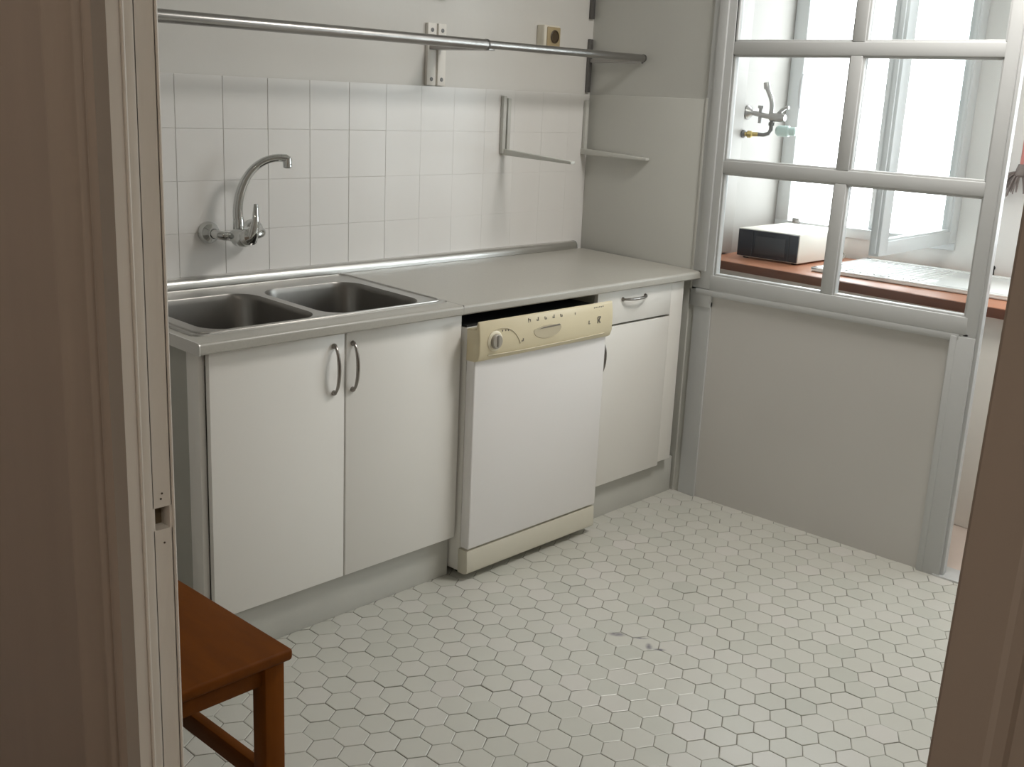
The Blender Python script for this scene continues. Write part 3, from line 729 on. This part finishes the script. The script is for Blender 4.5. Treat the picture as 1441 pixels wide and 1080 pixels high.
# ------------------------------------------------------------------ wall rail on plate brackets
def rail_set():
    yR, zR = -.268, 1.6215
    t = thing('wall_rail', 'long telescopic grey metal rail running along the wall above the tiles', 'rail', (-1.0, yR, zR))
    MB().tube([(-2.30, yR, zR-.004), (-.837, yR, zR-.001)], .0165, 22).build('outer_tube', M['rail'], t)
    c = MB().lathe([(.0175, 0), (.0175, .008)], (-.843, yR, zR-.001), (1, 0, 0), 22); c.build('collar', M['darkmetal'], t)
    MB().tube([(-.90, yR, zR), (-.010, yR, zR+.002)], .0132, 20).build('inner_tube', M['rail'], t)
    MB().lathe([(.0142, 0), (.0142, .007)], (-.012, yR, zR+.002), (1, 0, 0), 20).build('end_cap', M['darkmetal'], t)
    def bracket(name, plates, m, za, zb, arm, label, screws=True):
        b = thing(name, label, 'bracket', (plates[0][0], 0, za), 'metal bracket plates on the kitchen wall')
        for (xa, xb) in plates:
            p = MB().box(xa, xb, -.005, .0075, za, zb, bev=.0015).build('plate', m, b)
            for z in (za+.020, zb-.022):
                MB().lathe([(.0068, 0), (.0068, .0012), (.003, .002)], ((xa+xb)/2, -.0048, z), (0, -1, 0), 14).build('screw', M['darkmetal'], p)
        if arm:
            xa, xb = plates[0][0]+.008, plates[-1][1]-.02
            if xb-xa < .01: xa, xb = plates[0][0]+.004, plates[0][1]-.004
            a = MB().box(xa, xb, yR+.012, -.004, zR-.017, zR-.003, bev=.0015)
            a.build('arm', M['rail'], b)
        return b
    bracket('rail_bracket', [(-.850, -.811), (-.802, -.766)], M['bracket'], 1.489, 1.690, True, 'paired cream bracket plates carrying the middle of the metal rail')
    bracket('rail_bracket', [(-.005, .0155)], M['darkmetal'], 1.493, 1.692, True, 'bracket plate coloured dark for the corner shade, carrying the right end of the rail')  # corner shade put into a darker plate colour
    bracket('wall_plate', [(-.842, -.806), (-.797, -.762)], M['bracket'], 1.768, 1.968, False, 'paired cream bracket plates above the rail, cut by the photo top')
    bracket('wall_plate', [(-.006, .0155)], M['darkmetal'], 1.766, 1.966, False, 'bracket plate above the rail, coloured dark for the shade in the right corner')  # darkened like the plate below to suggest corner shade
rail_set()

def l_brackets():
    def lb(x, yw, label, zt, ln, sag):
        b = thing('shelf_bracket', label, 'bracket', (x, 0, 1.26), 'white L-shaped brackets on the tiled walls')
        for dx in ((-.021, -.004), (.003, .020)) if x < -.2 else ((-.008, .010),):
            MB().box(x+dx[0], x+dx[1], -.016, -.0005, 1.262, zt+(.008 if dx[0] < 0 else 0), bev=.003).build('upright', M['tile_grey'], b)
        y1 = -ln
        pts = [(x-.012, -.001, 1.256), (x-.012, y1, 1.256-sag), (x+.012, y1, 1.256-sag), (x+.012, -.001, 1.256),
               (x-.012, -.001, 1.278), (x-.012, y1, 1.266-sag), (x+.012, y1, 1.266-sag), (x+.012, -.001, 1.278)]
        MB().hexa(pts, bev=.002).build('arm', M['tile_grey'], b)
    lb(-.462, 0, 'white painted L-shaped bracket on the tiles, left one of the pair', 1.458, .338, .010)
    lb(-.008, 0, 'white painted L-shaped bracket in the wall corner, right one of the pair', 1.455, .322, .004)
l_brackets()

def socket():
    t = thing('wall_socket', 'cream wall socket with a brown round insert, half hidden behind the rail', 'socket', (-.255, 0, 1.69))
    MB().box(-.300, -.212, -.030, .0078, 1.640, 1.724, bev=.004).build('cover', mat('socket_cream', (.74, .70, .60), .4), t)
    MB().box(-.286, -.214, -.0345, -.028, 1.646, 1.718, bev=.003).build('face_plate', M['socket'], t)
    MB().lathe([(.022, 0), (.024, .002), (.020, .004), (.019, .001)], (-.247, -.034, 1.684), (0, -1, 0), 24).build('insert', M['socketdark'], t)
socket()

# ------------------------------------------------------------------ stool
def stool():
    x0, x1, y0, y1 = -2.785, -2.335, -1.302, -.86
    t = thing('wooden_stool', 'reddish-brown wooden stool by the doorway, partly hidden by the door frame', 'stool', ((x0+x1)/2, (y0+y1)/2, 0))
    MB().box(x0, x1, y0, y1, .427, .451, bev=.007, seg=3).build('seat', M['stool'], t)
    L = .043; i = .012
    for (lx, ly) in ((x1-i-L, y0+i), (x1-i-L, y1-i-L), (x0+i, y0+i), (x0+i, y1-i-L)):
        MB().box(lx, lx+L, ly, ly+L, .0005, .428, bev=.003).build('leg', M['stool_leg'], t)
    for yy in (y0+i+.010, y1-i-.030): MB().box(x0+i+L, x1-i-L, yy, yy+.02, .384, .428, bev=.002).build('apron', M['stool'], t)
    for xx in (x0+i+.010, x1-i-.030): MB().box(xx, xx+.02, y0+i+L, y1-i-L, .384, .428, bev=.002).build('apron', M['stool'], t)
    for xx in (x0+i+.010, x1-i-.034): MB().box(xx, xx+.022, y0+i+L-.01, y1-i-L+.01, .152, .195, bev=.003).build('stretcher', M['stool'], t)
    for yy in (y0+i+.010, y1-i-.032): MB().box(x0+i+L-.01, x1-i-L+.01, yy, yy+.022, .150, .190, bev=.003).build('stretcher', M['stool'], t)
stool()

# ------------------------------------------------------------------ light
def area(name, loc, rot, sx, sy, power, col, portal=False, spread=None):
    l = bpy.data.lights.new(name, 'AREA'); l.shape = 'RECTANGLE'; l.size = sx; l.size_y = sy; l.energy = power; l.color = col
    if portal: l.cycles.is_portal = True
    if spread: l.spread = spread
    o = bpy.data.objects.new(name, l); COL.objects.link(o); o.location = loc; o.rotation_euler = rot; return o
# daylight: bright overcast sky through the gallery windows
W = bpy.data.worlds.new('World'); bpy.context.scene.world = W; W.use_nodes = True
bg = W.node_tree.nodes['Background']; bg.inputs['Color'].default_value = (.94, .975, 1.0, 1); bg.inputs['Strength'].default_value = 8.5
R90 = math.radians(90)
area('portal_window', (XF+.10, (oy0+oy1)/2, (oz0+oz1)/2), (0, R90, 0), oz1-oz0, oy1-oy0, 1, (1, 1, 1), portal=True)
area('portal_gallery', (XF+.10, (py0+py1)/2, 1.59), (0, R90, 0), 1.38, py1-py0, 1, (1, 1, 1), portal=True)
# unseen fill light added under the kitchen ceiling
area('kitchen_fill_light', (-.42, -1.75, ZC-.10), (0, 0, 0), .5, .5, 26, (1.0, .965, .91))
# two unseen fill lights added to brighten the casings and jamb
area('hall_fill_light', (-4.15, -1.3, ZC-.1), (0, 0, 0), .3, .3, 10, (1.0, .90, .78))
area('hall_fill_light', (-3.45, -3.8, ZC-.1), (0, 0, 0), .3, .3, 16, (1.0, .92, .82))

# ------------------------------------------------------------------ camera
cam = bpy.data.cameras.new('camera'); co = bpy.data.objects.new('camera', cam); COL.objects.link(co)
cam.sensor_fit = 'HORIZONTAL'; cam.sensor_width = 36.0; cam.lens = 36.0*1548.247/1441.0; cam.clip_start = .02
yaw, pitch, roll = math.radians(47.33161557), math.radians(14.64637716), math.radians(2.63290356)
f = Vector((math.sin(yaw)*math.cos(pitch), math.cos(yaw)*math.cos(pitch), -math.sin(pitch)))
r = Vector((math.cos(yaw), -math.sin(yaw), 0)); u = r.cross(f)
r2 = r*math.cos(roll)+u*math.sin(roll); u2 = -r*math.sin(roll)+u*math.cos(roll)
m = Matrix((r2, u2, -f)).transposed().to_4x4(); m.translation = Vector((-3.44022734, -2.84396954, 1.46662539))
co.matrix_world = m
sc = bpy.context.scene; sc.camera = co
vs = sc.view_settings; vs.view_transform = 'Standard'; vs.look = 'None'; vs.gamma = 1.0; vs.exposure = 0.0; vs.use_curve_mapping = False
sc.cycles.max_bounces = 16; sc.cycles.diffuse_bounces = 8; sc.cycles.transparent_max_bounces = 16; sc.cycles.glossy_bounces = 6
sc.cycles.use_denoising = True
